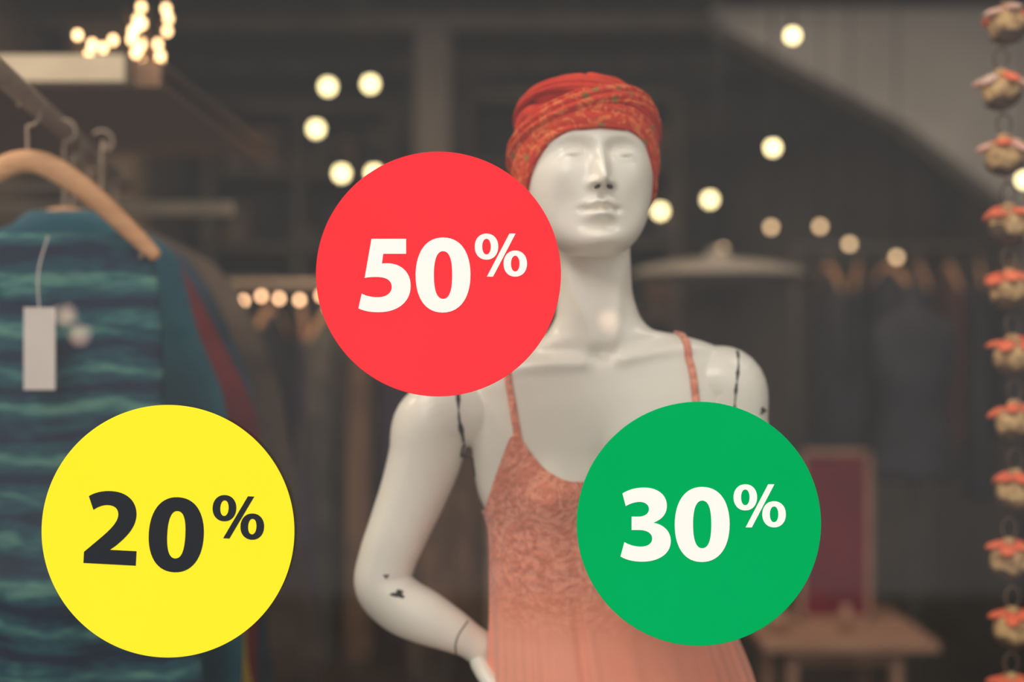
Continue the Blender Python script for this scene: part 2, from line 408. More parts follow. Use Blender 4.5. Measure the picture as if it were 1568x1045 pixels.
nb=MB()
for sx in (-1,1):
    R=HM.to_3x3()@Matrix.Rotation(math.radians(sx*22),3,'Y')
    nb.add(ellipsoid(HM@Vector((sx*.0092,-.1185,-.0585)),(.0048,.0075,.0028),16,10,rot=R))
nb.obj("nostril_shade",[M_black],mann)  # dark blobs standing in for the shade inside the nostril openings

def ribbon(M, pts, hw, off=.0012, mi=0, sub=8):
    P=[Vector(p[:3]) for p in catmull([list(p) for p in pts],sub)]
    N=[]; Q=[]
    for p in P:
        loc,nr,_,_=bv.find_nearest(p); 
        Q.append(loc+nr*off); N.append(nr)
    rings=[]
    for i in range(len(Q)):
        t=(Q[min(i+1,len(Q)-1)]-Q[max(i-1,0)]).normalized(); s=t.cross(N[i]).normalized()
        w = hw(i/(len(Q)-1)) if callable(hw) else hw
        th=off*.9
        rings.append([tuple(Q[i]-s*w-N[i]*th),tuple(Q[i]-s*w*.8+N[i]*th*.5),tuple(Q[i]+s*w*.8+N[i]*th*.5),tuple(Q[i]+s*w-N[i]*th)])
    M.add(rings_mesh(rings),mi)
def front(a,b,y0=-1.0):
    o=F(a,b,y0); h=bv.ray_cast(o,Vector((0,1,0)))
    return h[0] if h[0] else F(a,b,0)
sm_=MB()
ww=lambda t:.0024+.0014*math.sin(t*23)+.0007*math.sin(t*61)
ribbon(sm_,[front(700,592),front(704,640),front(711,680),front(716,710),front(716,733)],ww)
ribbon(sm_,[front(1129,538),front(1125,570),front(1121,600),front(1119,640)],lambda t:ww(t)*.7)
def spot(a,b,r,seed):
    c=front(a,b); l,nr,_,_=bv.find_nearest(c); u=nr.cross(Vector((0,0,1))).normalized(); w=nr.cross(u); n=18
    rg=[]
    for k,(s,h) in enumerate(((1,-.001),(.9,.0012),(.4,.0016))):
        rg.append([tuple(l+nr*h+(u*math.cos(2*PI*j/n)*1.5+w*math.sin(2*PI*j/n))*r*s*(1+.35*math.sin(3*2*PI*j/n+seed)+.2*math.sin(5*2*PI*j/n+seed*2))) for j in range(n)])
    sm_.add(rings_mesh(rg))
spot(611,907,.0062,1); spot(592,881,.0028,3); spot(1166,628,.005,5); spot(1160,660,.0028,2)
sm_.obj("joint_seams",[M_black],mann)
gl=MB()
ribbon(gl,[front(716,951),front(704,966),front(698,985),front(699,1004)],.0013,off=.0008)
gl.obj("wrist_seam",[M_greyline],mann)

# ------------------------------------------------------------ headscarf
tz_a=[0,25,45,62,80,105,140,180]; tz_v=[.031,.028,.010,-.024,-.054,-.072,-.088,-.095]
def edge(th): return interp(abs(math.degrees(th)),tz_a,tz_v)+.004*math.sin(th+.4)
def turb(theta, z, off=0.0, foldamp=1.0):
    if z>.025:
        q=min(1,(z-.025)/.118); sc=(1-q**2.6)**(1/2.6)
    else: sc=1-.55*((.025-z)/.13)**2*.35
    ax=.1105*sc; af=.1145*sc; ab=.138*sc
    c,s=math.sin(theta),-math.cos(theta)
    x=ax*c; y=(ab if s>0 else af)*s
    ph=(z+.045*math.sin(theta-.7)+.012*math.sin(2*theta+.6))/.034
    ph+=0.5*mnoise.noise(Vector((c*2,s*2,z*14)))
    fold=1-abs(math.sin(PI*ph))**0.55
    d=(-.0170*fold)*foldamp+off
    d*=min(1,sc*2.2)
    v=Vector((x,y,0)); 
    if v.length>1e-6: v+=v.normalized()*d
    top = .007*fold*(1-sc)*foldamp
    return Vector((v.x,v.y+.006,z-top))
tb=MB(); NT=300; NZ=120
def tring(k):
    ring=[]
    for j in range(NT):
        th=-PI+2*PI*j/NT; ze=edge(th)
        if k==-2: p=turb(th,ze+.004,-.020,.2)
        elif k==-1: p=turb(th,ze-.001,-.009,.2)
        else:
            q=k/(NZ-1); z=ze+(.1425-ze)*math.sin(q*PI/2)
            p=turb(th,z,-.003*(1-sstep(0,.03,q)),.2+.8*sstep(0,.25,q))
        ring.append(tuple(HM@p))
    return ring
tb.add(rings_mesh([tring(k) for k in range(-2,NZ)],cap0=False),0)
def band(lo,hi,off,seed,mi,pl=.006,fr=4.2):
    n=280; rg=[]
    for j in range(n):
        th=-PI+2*PI*j/n; a=max(lo(th),edge(th)+.001); b_=hi(th); ring=[]
        for k in range(29):
            u=-1+2*k/28; z=(a+b_)/2+(b_-a)/2*u; z=min(.136,z)
            pleat=abs(math.sin(u*fr+seed+1.1*math.sin(th+seed)+.5*math.sin(th*2.3+seed)))**.6
            bulge=off*(1-abs(u)**8)+pl*(pleat-.6)*(1-u**4)
            ring.append(tuple(HM@turb(th,z,bulge+.0005,foldamp=.06)))
        for k in (21,7):
            u=-1+2*k/28; z=min(.136,(a+b_)/2+(b_-a)/2*u)
            ring.append(tuple(HM@turb(th,z,-.012,foldamp=.1)))
        rg.append(ring)
    tb.add(rings_mesh(rg,loop=True),mi)
band(lambda t:-.2, lambda t:.072+.006*S_(t)-.030*(1-C_(t)), .0020, 1.0, 1, .0036, 3.0)
band(lambda t:.060+.022*S_(t+.3)-.032*(1-C_(t)), lambda t:.098+.026*S_(t+.2)-.030*(1-C_(t)), .0075, 2.4, 1, .0070)
band(lambda t:.082-.026*S_(t-.1)-.020*(1-C_(t)), lambda t:.118-.020*S_(t)-.016*(1-C_(t)), .0055, 4.1, 0, .0070)
tb.add(ellipsoid(HM@Vector((.03,.135,-.075)),(.035,.02,.022),24,14))
tb.add(tube([HM@Vector(p) for p in ((.045,.13,-.08),(.066,.115,-.115),(.070,.10,-.145),(.072,.10,-.170))],[.014,.018,.018,.010],n=20,flat=.35,side=(1,0.2,0),sub=6))
tb.obj("headscarf",[M_scarf,M_turban],mann)

# ------------------------------------------------------------ dress
DB=[600,645,690,745,800,880,960,1045,1300,1650]
D_l=[-.066,-.066,-.066,-.062,-.0385,-.036,-.034,-.034,-.048,-.07]
D_r=[.340,.340,.340,.335,.315,.322,.341,.372,.43,.50]
def dress_par(b):
    hw,df,db,cx,cy=torso_par(min(b,1235))
    k=sstep(745,810,b)
    l=interp(b,DB,D_l); r=interp(b,DB,D_r)
    hw2=(r-l)/2; cx2=(r+l)/2
    off=.006
    H=(hw+off)*(1-k)+hw2*k; C=cx*(1-k)+cx2*k
    hang=interp(b,[800,960,1045,1300,1650],[.100,.112,.122,.15,.19])
    Df=(df+off)*(1-k)+max(df+off,hang)*k; Db=(db+off)*(1-k)+max(db+off,hang)*k
    return H,Df,Db,C,cy
e_x=[0,.05,.085,.105,.122,.131,.139,.150,.166,.182,.25]
e_b=[730,724,706,684,658,646,650,676,722,772,800]
dr=MB(); ND=480; NV=170; rings=[]
cols=[]
for j in range(ND):
    a=2*PI*j/ND; c,s=math.cos(a),math.sin(a); e=2/2.25
    fx=math.copysign(abs(c)**e,c); fy=math.copysign(abs(s)**e,s)
    if s<0:
        b=740
        for _ in range(14):
            hw,*_r=dress_par(b); b=.5*b+.5*interp(abs(fx)*hw,e_x,e_b)
        b0=b
    else: b0=800-18*abs(s)
    cols.append((fx,fy,s,a,b0))
for i in range(NV+2):
    ring=[]
    for fx,fy,s,a,b0 in cols:
        q=max(0,(i-1))/NV; b=b0+(1650-b0)*q**1.15
        hw,df,db,cx,cy=dress_par(b); X=fx*hw; y=cy+(db if fy>0 else df)*fy
        if s<0:
            y-=bust(X,b,down=1.0+1.2*sstep(752,900,b))*min(1,-s*2.5)*1.0
            if b<800: y-=max(0,torso_disp(X,b)-bust(X,b))*min(1,-s*2.5)
        A=.0004+.0042*sstep(820,1040,b)+.013*sstep(1040,1650,b)
        en=.55+.9*(mnoise.noise(Vector((C_(a)*3,S_(a)*3,b/260)))+.3)
        fold=(S_(a*21+2.4*S_(a*4+.5)+.0015*(b-800))*.70+.30*S_(a*47+3*S_(a*3)))*en
        nrm=Vector((fx/max(hw,.01),fy/.1,0)).normalized()
        o=A*fold
        if i==0: o-=.004
        z=(2302-b)/1000+shear(b)*X
        ring.append((cx+X+nrm.x*o, y+nrm.y*o, z))
    rings.append(ring)
dr.add(rings_mesh(rings,cap0=False,cap1=False))
dro=dr.obj("dress",[M_coral],mann)
st=MB()
def back(a,b): 
    h=bv.ray_cast(F(a,b,1.0),Vector((0,-1,0))); return h[0] if h[0] else F(a,b,.1)
ribbon(st,[front(794,672),front(791,654),front(785,618),front(780,590),front(777,566),F(776,548,.022),back(782,575),back(800,640),back(815,720),back(822,790)],.0058,off=.0034)
ribbon(st,[front(1062,668),front(1063,648),front(1060,612),front(1056,570),front(1050,540),F(1041,508,.022),back(1036,560),back(1032,640),back(1030,720),back(1026,790)],.0058,off=.0034)
st.obj("dress_straps",[M_coral],mann)

# ================================================================== WINDOW + STICKERS
YG=-0.328
WX,WT=2.35,3.55
gm=MB().add(box(-WX,WX,YG,YG+.010,.32,WT)); 
fm=MB()
for bx in ((-WX-.07,-WX,YG-.03,YG+.06,.25,WT+.07),(WX,WX+.07,YG-.03,YG+.06,.25,WT+.07),(-WX-.07,WX+.07,YG-.03,YG+.06,WT,WT+.07),(-WX-.07,WX+.07,YG-.03,YG+.06,.25,.32)): fm.add(box(*bx))
win=bpy.data.objects.new("window_1",None); scene.collection.objects.link(win)
gm.obj("glass_pane",[M_glass],win,smooth=False)
fm.obj("window_frame",[M_frame],win,smooth=False)

def svg(path):
    tk=path.split(); i=0; cs=[]; cur=None; pt=None
    while i<len(tk):
        t=tk[i]
        if t=='M': pt=(float(tk[i+1]),float(tk[i+2])); cur=[pt]; cs.append(cur); i+=3
        elif t=='L': pt=(float(tk[i+1]),float(tk[i+2])); cur.append(pt); i+=3
        elif t=='C':
            a=[float(x) for x in tk[i+1:i+7]]; p0=pt
            for k in range(1,15):
                u=k/14; cur.append(tuple((1-u)**3*p0[q]+3*(1-u)**2*u*a[q]+3*(1-u)*u*u*a[2+q]+u**3*a[4+q] for q in (0,1)))
            pt=(a[4],a[5]); i+=7
        elif t=='Z': i+=1
    out=[]
    for c in cs:
        if math.dist(c[0],c[-1])<1e-3: c=c[:-1]
        out.append(c)
    return out
def oval(x0,x1,y0,y1,n=2.15):
    cx,cy,a,b=(x0+x1)/2,(y0+y1)/2,(x1-x0)/2,(y1-y0)/2
    return [(cx+a*math.copysign(abs(math.cos(t))**(2/n),math.cos(t)),cy+b*math.copysign(abs(math.sin(t))**(2/n),math.sin(t))) for t in [2*PI*k/56 for k in range(56)]]
G={}
G['5']=svg("M 20 0 L 73 0 L 73 23 L 38 23 L 36 38 C 38 37.6 41 37.4 44 37.4 C 64 37.4 80 50 80 72 C 80 97 60 112.5 31 112.5 C 17 112.5 7 110 0 106.5 L 5 84 C 11 87 20 89.5 30 89.5 C 41 89.5 51 84 51 74 C 51 63 42 58.5 27 58.5 C 19.5 58.5 14.5 59 9.5 60 Z")
G['0']=svg("M 42 0 C 72 0 84 27 84 57 C 84 91 69 115 41.5 115 C 13 115 0 90 0 58 C 0 25 14 0 42 0 Z M 42 21 C 33 21 28 33 28 57.5 C 28 82 33 94 42 94 C 52 94 56 81 56 57.5 C 56 34 52 21 42 21 Z")
G['3']=svg("M 3 9 C 9.5 5 20 0 36 0 C 57 0 71 11 71 28 C 71 40 63.5 49 51 53.5 L 51 54 C 65.5 56.5 77 66.5 77 82 C 77 100.5 60 113.5 33 113.5 C 18.5 113.5 7 110 0 105.5 L 6 83.5 C 10.5 86.5 21 90.5 31 90.5 C 42.5 90.5 48.5 85 48.5 78.5 C 48.5 69 39 65 28 65 L 17 65 L 17 44.5 L 27.5 44.5 C 35.5 44.5 43.5 41 43.5 33 C 43.5 26.5 38 22 29 22 C 20.5 22 12 26 8 28.5 Z")
G['2']=svg("M 0 112 L 0 95 L 15 81 C 38 60 49 48 49.5 36 C 49.5 27.5 44 21.5 33 21.5 C 24 21.5 16 26 11 30 L 3 9.5 C 10.5 4 22.5 0 36.5 0 C 62.5 0 77 15 77 35 C 77 54 63.5 69 47.5 83.5 L 39 90 L 80 90 L 80 112 Z")
G['%']=[oval(0,36,1,41),oval(11.5,24.5,9,33),oval(44,80,27,67),oval(55.5,68.5,35,59),[(53,1),(62.5,1),(28,67),(18.5,67)]]
def glyph_obj(name, items, c, rot, mat, parent, y, dz=0):
    """items: (char, left, top); coordinates in image pixels, c = sticker centre in image pixels"""
    cu=bpy.data.curves.new(name,'CURVE'); cu.dimensions='2D'; cu.fill_mode='BOTH'; cu.extrude=0.0003
    U=1.85/2178
    for ch,l,t in items:
        for con in G[ch]:
            sp=cu.splines.new('POLY'); sp.points.add(len(con)-1); sp.use_cyclic_u=True
            for k,(px,py) in enumerate(con):
                X=(l+px-c[0])*U; Y=-(t+py-c[1])*U
                sp.points[k].co=(X*math.cos(rot)-Y*math.sin(rot),X*math.sin(rot)+Y*math.cos(rot),0,1)
    to=bpy.data.objects.new("t",cu); scene.collection.objects.link(to)
    me=bpy.data.meshes.new_from_object(to.evaluated_get(bpy.context.evaluated_depsgraph_get()))
    bpy.data.objects.remove(to)
    me.polygons.foreach_set("use_smooth",[False]*len(me.polygons))
    me.transform(Matrix.Rotation(PI/2,4,'X')); me.materials.clear(); me.materials.append(mat); me.name=name
    o=bpy.data.objects.new(name,me); scene.collection.objects.link(o); o.parent=parent; o.location=(0,y,dz)
    return o
def sticker(c, r, mat, items, tmat, rot=0, dz=0):  # centre, radius and glyph positions are image pixels, scaled to the glass plane
    U=1.85/2178
    n=200; R=r*U
    rg=[[(R*s*math.cos(2*PI*j/n),y,R*s*math.sin(2*PI*j/n)) for j in range(n)] for s,y in ((1,-.0001),(1,-.0008),(.998,-.0010),(.5,-.0010))]
    M=MB().add(rings_mesh(rg)); o=M.obj("discount_sticker",[mat],smooth=False)
    o.location=((c[0]-784)*U,YG-.0003,1.78-(c[1]-522.5)*U)
    glyph_obj("percent_print",items,c,rot,tmat,o,-.0012,dz)
    return o
sticker((671.5,420),187.5,M_red,[('5',549,366),('0',636.5,364),('%',727,357)],M_white)
sticker((1070,802.5),187,M_grn,[('3',950,747),('0',1033,746),('%',1123,741)],M_white)
sticker((257.5,814),193.5,M_yel,[('2',131,757),('0',228.5,761),('%',324,753)],M_ink,rot=math.radians(-3.0))

# ================================================================== ROOM
XL,XR,YB,ZC=-2.6,2.9,7.6,3.75
def single(name, bx, mat): return MB().add(box(*bx)).obj(name,[mat],smooth=False)
single("floor",(XL-.1,XR+.1,YG+.06,YB+.1,-.1,0),M_floor)
single("ceiling",(XL-.1,XR+.1,YG-.06,YB+.1,ZC,ZC+.1),M_ceil)
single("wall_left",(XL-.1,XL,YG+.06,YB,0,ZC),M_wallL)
single("wall_right",(XR,XR+.1,YG+.06,YB,0,ZC),M_wall)
single("wall_back",(XL-.1,XR+.1,YB,YB+.1,0,ZC),M_wall)
wf=MB()
for bx in ((XL-.1,-WX-.07,YG-.06,YG+.06,-.1,ZC),(WX+.07,XR+.1,YG-.06,YG+.06,-.1,ZC),(-WX-.07,WX+.07,YG-.06,YG+.06,WT+.07,ZC),(-WX-.07,WX+.07,YG-.06,YG+.06,-.1,.25)): wf.add(box(*bx))
wf.obj("wall_front",[M_frame],smooth=False)
single("ground",(-9,9,-9,YG-.06,-.2,-.1),M_pave)
pl=single("display_plinth",(-1.0,1.2,-.22,.55,0,.10),M_dark); bevel(pl,.008)
for k,x in enumerate((-2.15,-.9,.2,1.4)):
    single("ceiling_beam" ,(x,x+.16,.5,YB,ZC-.22,ZC),M_ceil)
for y in (3.2,4.2,5.4,6.6):
    single("ceiling_beam",(XL,XR,y,y+.12,ZC-.30,ZC-.22),M_dark)
single("trim_1",(-.50,-.32,5.2,5.4,0,ZC-.3),M_wall)
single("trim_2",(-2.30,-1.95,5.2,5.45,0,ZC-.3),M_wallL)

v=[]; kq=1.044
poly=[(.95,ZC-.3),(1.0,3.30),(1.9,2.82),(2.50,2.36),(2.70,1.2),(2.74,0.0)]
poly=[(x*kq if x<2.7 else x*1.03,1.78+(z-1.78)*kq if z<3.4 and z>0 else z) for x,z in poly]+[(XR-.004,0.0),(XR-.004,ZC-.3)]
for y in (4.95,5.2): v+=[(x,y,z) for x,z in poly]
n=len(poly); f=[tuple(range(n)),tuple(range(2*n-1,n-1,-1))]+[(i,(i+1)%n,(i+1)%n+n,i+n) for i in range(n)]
MB().add((v,f)).obj("street_reflection_panel",[M_reflect],smooth=False)  # solid panel shaped to stand in for a street reflection in the pane

# ------------------------------------------------------------ garments
def garment_mesh(cx,cy,prof,dep,yaw,seed,freq=34,A=.02):
    zs=[p[0] for p in prof][::-1]; hs=[p[1] for p in prof][::-1]; n=72; rings=[]
    rot=Matrix.Rotation(yaw,3,'Z'); z1,z0=prof[0][0],prof[-1][0]
    for i in range(46):
        q=i/45; z=z1+(z0-z1)*q; hw=interp(z,zs,hs); ring=[]
        for j in range(n):
            a=2*PI*j/n; X=hw*math.cos(a)
            amp=A*(.15+.85*sstep(0,.6,q))
            y=dep*(.35+.65*sstep(0,.25,q))*math.sin(a)+amp*math.sin(X*freq+seed*3+.8*math.sin(q*5+seed))
            X2=X+.010*math.sin(q*9+seed+a)
            p=rot@Vector((X2,y,0)); ring.append((cx+p.x,cy+p.y,z+.006*math.sin(a*5+seed)*q))
        rings.append(ring)
    return rings_mesh(rings)
def hanger_mesh(M,cx,cy,zr,za,hw,drop,yaw,mw,mm,r=.013):
    rot=Matrix.Rotation(yaw,3,'Z')
    def T(x,y,z): p=rot@Vector((x,y,0)); return Vector((cx+p.x,cy+p.y,z))
    sh=[(-1,drop),(-.85,drop*.80),(-.5,drop*.36),(-.2,drop*.08),(0,0),(.2,drop*.08),(.5,drop*.36),(.85,drop*.80),(1,drop)]
    M.add(tube([T(hw*a,0,za-d) for a,d in sh],[r*.75,r,r*1.25,r*1.35,r*1.3,r*1.35,r*1.25,r,r*.75],n=16,flat=.55,side=(0,0,1),sub=6),mw)
    h=[T(0,0,za),T(0,0,za+(zr-za)*.45)]
    R=.022
    for k in range(9):
        a=-PI/2+ k*PI*1.25/8; h.append(T(R*math.cos(a)*1,0,zr-.004+R*math.sin(a)))
    M.add(tube(h,[.0028]*len(h),n=8,sub=3),mm)

rk=bpy.data.objects.new("clothes_rack",None); scene.collection.objects.link(rk)
rM=MB(); rM.add(tube([Vector((-.80,.0,2.205)),Vector((-1.06,1.75,2.205))],[.019,.019],n=16,sub=1))
for x,y in ((-.80,.0),(-1.06,1.75)):
    rM.add(tube([Vector((x,y,2.205)),Vector((x-.62,y-.05,2.205)),Vector((x-.66,y-.05,2.16)),Vector((x-.66,y-.05,.03))],[.014]*4,n=12,sub=1))
    rM.add(box(x-.9,x-.4,y-.08,y-.02,0,.03))
rM.obj("rail",[M_metal],rk)
hg=MB(); hanger_mesh(hg,-.862,.352,2.188,2.100,.228,.168,0.0,0,1,r=.016)
hg.add(garment_mesh(-.862,.375,[(1.972,.205),(1.93,.212),(1.75,.235),(1.45,.265),(1.15,.310),(.75,.35)],.050,0,1.3,freq=26,A=.020),2)
for sx in (-1,1): hg.add(tube([Vector((-.862+sx*.20,.352,1.975)),Vector((-.862+sx*.205,.35,1.955)),Vector((-.862+sx*.20,.36,1.93))],[.004]*3,n=8,sub=3),1)
hg.obj("striped_top",[M_wood,M_metal,M_stripe],rk)
tg=MB(); tg.add(box(-.845,-.790,.282,.2845,1.695,1.838)); 
tgo=tg.obj("price_tag",[M_tag],rk,smooth=False); bevel(tgo,.001,1)
tgs=MB().add(tube([Vector((-.818,.283,1.835)),Vector((-.822,.29,1.90)),Vector((-.818,.33,1.965))],[.0016]*3,n=6,sub=4)); tgs.obj("price_tag_string",[M_tag],rk)
def rackitem(name,cx,cy,prof,mat,seed,dep=.05):
    m=MB(); hanger_mesh(m,cx,cy,2.188,prof[0][0]-.008,.2,.13,0,0,1)
    m.add(garment_mesh(cx,cy,prof,dep,0,seed),2); return m.obj(name,[M_wood,M_metal,mat],rk)
rackitem("teal_cardigan",-.862,.56,[(2.03,.06),(2.00,.10),(1.965,.195),(1.80,.262),(1.64,.325),(1.4,.335),(.8,.345)],M_teal,2.1)
rackitem("burgundy_shirt",-.92,.80,[(2.04,.06),(2.01,.12),(1.965,.210),(1.80,.305),(1.6,.380),(1.3,.390),(.8,.395)],M_redc,4.2)
dk=[pmat("cloth_%d"%i,lin(*c),lin(*[int(k*.65) for k in c]),6,rough=.95,bump=.3,bscale=50) for i,c in enumerate(((118,98,82),(92,54,54),(62,78,98),(120,112,100),(96,98,76),(56,56,64),(150,114,88),(84,70,92)))]
rackitem("navy_shirt",-.95,1.02,[(2.05,.06),(2.02,.12),(1.965,.225),(1.80,.31),(1.6,.37),(1.3,.40),(.8,.43)],dk[2],5.2)
rackitem("brown_shirt",-.96,1.26,[(2.06,.06),(2.03,.12),(1.965,.235),(1.80,.34),(1.6,.41),(1.3,.46),(.8,.50)],dk[0],6.2)
rackitem("mustard_skirt",-.83,.70,[(1.5,.10),(1.45,.28),(1.2,.30),(.95,.340),(.8,.365)],M_yelc,6.2,.03)

def back_rack(x0,x1,y,zr,n,seed,ln=(1.0,1.3),fm=None,cl=None):
    random.seed(seed)
    R=bpy.data.objects.new("clothes_rack",None); scene.collection.objects.link(R)
    m=MB(); m.add(tube([Vector((x0-.08,y,zr)),Vector((x1+.08,y,zr))],[.018]*2,n=12,sub=1))
    for x in (x0-.08,x1+.08):
        m.add(tube([Vector((x,y,zr)),Vector((x,y,.02))],[.018]*2,n=12,sub=1)); m.add(box(x-.02,x+.02,y-.28,y+.28,0,.04))
    m.obj("rail_frame",[fm or M_metal],R)
    for i in range(n):
        x=x0+(x1-x0)*(i+.5)/n; g=MB(); yw=PI/2+random.uniform(-.35,.35)
        hanger_mesh(g,x,y,zr-.002,zr-.09,.2,.11,yw,0,1)
        t=zr-.10; L=random.uniform(*ln)
        g.add(garment_mesh(x,y,[(t,.05),(t-.04,.12),(t-.12,.22),(t-.4,.24),(t-L,.26)],.045,yw,random.random()*6),2)
        g.obj("hanging_garment",[M_wood,M_metal,random.choice(cl or dk)],R)
back_rack(-1.35,-.15,2.9,1.98,11,3,cl=[dk[0],dk[1],dk[3],dk[5],dk[7],dk[6]])
back_rack(1.35,2.30,4.2,2.20,7,5,(.7,1.1),fm=M_metald,cl=[dk[5],dk[5],dk[2],dk[1],dk[5]])

# dress-maker's bust standing by the right-hand rack
bm_=MB(); bx_,by_=1.62,3.55
prof=[(1.98,.030),(1.93,.034),(1.90,.060),(1.86,.150),(1.80,.175),(1.66,.165),(1.50,.125),(1.36,.165),(1.26,.175),(1.22,.15)]
rg=[]
for i in range(60):
    z=1.98+(1.22-1.98)*i/59; h=interp(z,[p[0] for p in prof][::-1],[p[1] for p in prof][::-1])
    rg.append([(bx_+h*C_(2*PI*j/40),by_+h*.62*S_(2*PI*j/40),z) for j in range(40)])
bm_.add(rings_mesh(rg),0); bm_.add(tube([Vector((bx_,by_,1.24)),Vector((bx_,by_,.04))],[.018,.018],n=12,sub=1),1)
for k in range(3):
    a=k*2.094+.4; bm_.add(tube([Vector((bx_,by_,.22)),Vector((bx_+.22*C_(a),by_+.22*S_(a),.015))],[.014,.012],n=10,sub=1),1)
bm_.add(ellipsoid((bx_,by_,2.0),(.032,.032,.02),20,10),1)
bm_.obj("dress_form",[dk[5],M_metald])

# upper-left wall shelf
sh=MB(); sh.add(box(-2.6,-.872,1.02,1.09,2.365,2.425),1); sh.add(box(-2.6,-.80,1.09,2.35,2.375,2.405),0)
sh.add(box(-.86,-.80,1.06,2.35,2.36,2.42),0)
for y in (1.2,2.2): sh.add(box(-2.6,-2.2,y,y+.04,2.2,2.375),0)
sho=sh.obj("wall_shelf",[M_shelfw,M_beam],smooth=False)
s2=MB(); s2.add(box(-2.6,-.90,2.35,2.41,2.185,2.225),0); s2.obj("wall_shelf",[M_beam],smooth=False)
# fairy-light cluster on the shelf: light strings wound on twigs
fl=MB(); random.seed(11)
for jx,jy,jh,n in ((-1.005,1.25,.085,11),(-.905,1.34,.185,19)):
    z0=2.412; pts=[]
    for k in range(n):
        a=k*2.1; r=random.uniform(.015,.058); z=z0+.022+jh*(k/n)+random.uniform(-.012,.012)
        p=Vector((jx+r*math.cos(a),jy+r*math.sin(a),z)); pts.append(p); fl.add(ellipsoid(p,(.0085,.0085,.0105),12,8),0)
    fl.add(tube(pts,[.0010]*len(pts),n=5,sub=3),1)
    for k in range(4): fl.add(tube([Vector((jx,jy,z0-.005)),Vector((jx+.02*math.cos(k*1.6),jy+.02*math.sin(k*1.6),z0+jh*.5)),Vector((jx+.05*math.cos(k*1.6+.3),jy+.05*math.sin(k*1.6+.3),z0+jh))],[.003,.002,.001],n=6,sub=3),2)
fl.obj("fairy_lights",[M_fairy2,M_cord,M_shelfw])

fs=MB(); pts=[]
for i,(x,z) in enumerate(((-1.195,1.943),(-1.05,1.968),(-.975,1.958),(-.89,1.952),(-.80,1.970),(-.765,1.92),(-.66,1.96),(-.55,1.98))):
    p=Vector((x*.76,2.35,1.78+(z-1.78)*.76)); 
    pts.append(p); fs.add(ellipsoid(p,(.0085,.0085,.010),12,8),0)
p=Vector((-1.125*.76,2.35,1.78+.168*.76)); fs.add(ellipsoid(p,(.0085,.0085,.010),12,8),0)
pts=[pts[0]+Vector((-.3,0,.08))]+pts+[pts[-1]+Vector((.3,0,.1))]
fs.add(tube(pts,[.0012]*len(pts),n=5,sub=1),1)
fs.obj("fairy_light_string",[M_fairy,M_cord])

def pendant(x,y,z,r=.023,mat=M_bulb):
    m=MB(); m.add(ellipsoid((x,y,z),(r,r,r*1.08),20,14),0)
    m.add(tube([Vector((x,y,z+r*.8)),Vector((x,y,z+r*2.6))],[r*.55,r*.5],n=14,sub=1),1)
    m.add(tube([Vector((x,y,z+r*2.4)),Vector((x,y,ZC-.001))],[.003,.003],n=6,sub=1,caps=False),1)
    m.obj("pendant_lamp",[mat,M_cord])
for x,z in ((-.906,3.033),(-.697,3.046),(-.964,2.825),(-.839,2.606),(-.678,2.606)):
    pendant(x,4.82,z,r=.026)
for x,y,z in ((1.183,3.82,3.069),(1.10,3.82,2.596),(.974,4.82,2.477),(.73,4.82,2.42),(2.16,3.82,2.46)):
    pendant(x,y,z,r=.024 if y>4 else .021)
for x,z in ((.993,2.211),(1.221,2.317),(1.452,2.32),(1.59,2.237),(1.812,2.175)):
    pendant(x*.925,4.02,1.78+(z-1.78)*.925,r=.014,mat=M_bulbdim)

m=MB(); rg=[]; cx,cy,cz=.80,3.35,2.03
for r,z in ((.345,0),(.35,.006),(.31,.030),(.22,.052),(.12,.066),(.05,.074),(.03,.11)):
    rg.append([(cx+r*math.cos(2*PI*j/48),cy+r*math.sin(2*PI*j/48),cz+z) for j in range(48)])
m.add(rings_mesh(rg,cap0=False)); m.add(tube([Vector((cx,cy,cz+.10)),Vector((cx,cy,ZC-.001))],[.004]*2,n=6,sub=1,caps=False),1)
m.obj("shade_lamp",[M_shade,M_cord])

random.seed(21)
def shelving(x0,x1,yb,nb):
    su=MB()
    for k in range(nb+1):
        x=x0+(x1-x0)*k/nb; su.add(box(x-.02,x+.02,yb,yb+.4,0,3.2),0)
    lv=(.1,.55,1.0,1.45,1.9,2.35,2.8,3.2)
    for z in lv: su.add(box(x0,x1,yb,yb+.4,z-.02,z+.02),0)
    su.add(box(x0,x1,yb+.39,yb+.41,0,3.2),5)
    for z in lv[:-1]:
        x=x0+.08
        while x<x1-.12:
            w=random.uniform(.10,.2); h=random.choice((.1,.2,.28))
            if random.random()<.75:
                k=max(1,int(h/.05))
                for q in range(k): su.add(ellipsoid((x+w/2,yb+.19,z+.02+.025+q*.05),(w/2,.15,.025),20,8,p=.45),random.randint(1,4))
            x+=w+.03
    su.obj("shelving_unit",[M_dark,dk[2],dk[3],dk[0],dk[6],dk[5]])
shelving(-.25,.95,6.0,3)
shelving(-1.85,-.75,6.4,2)

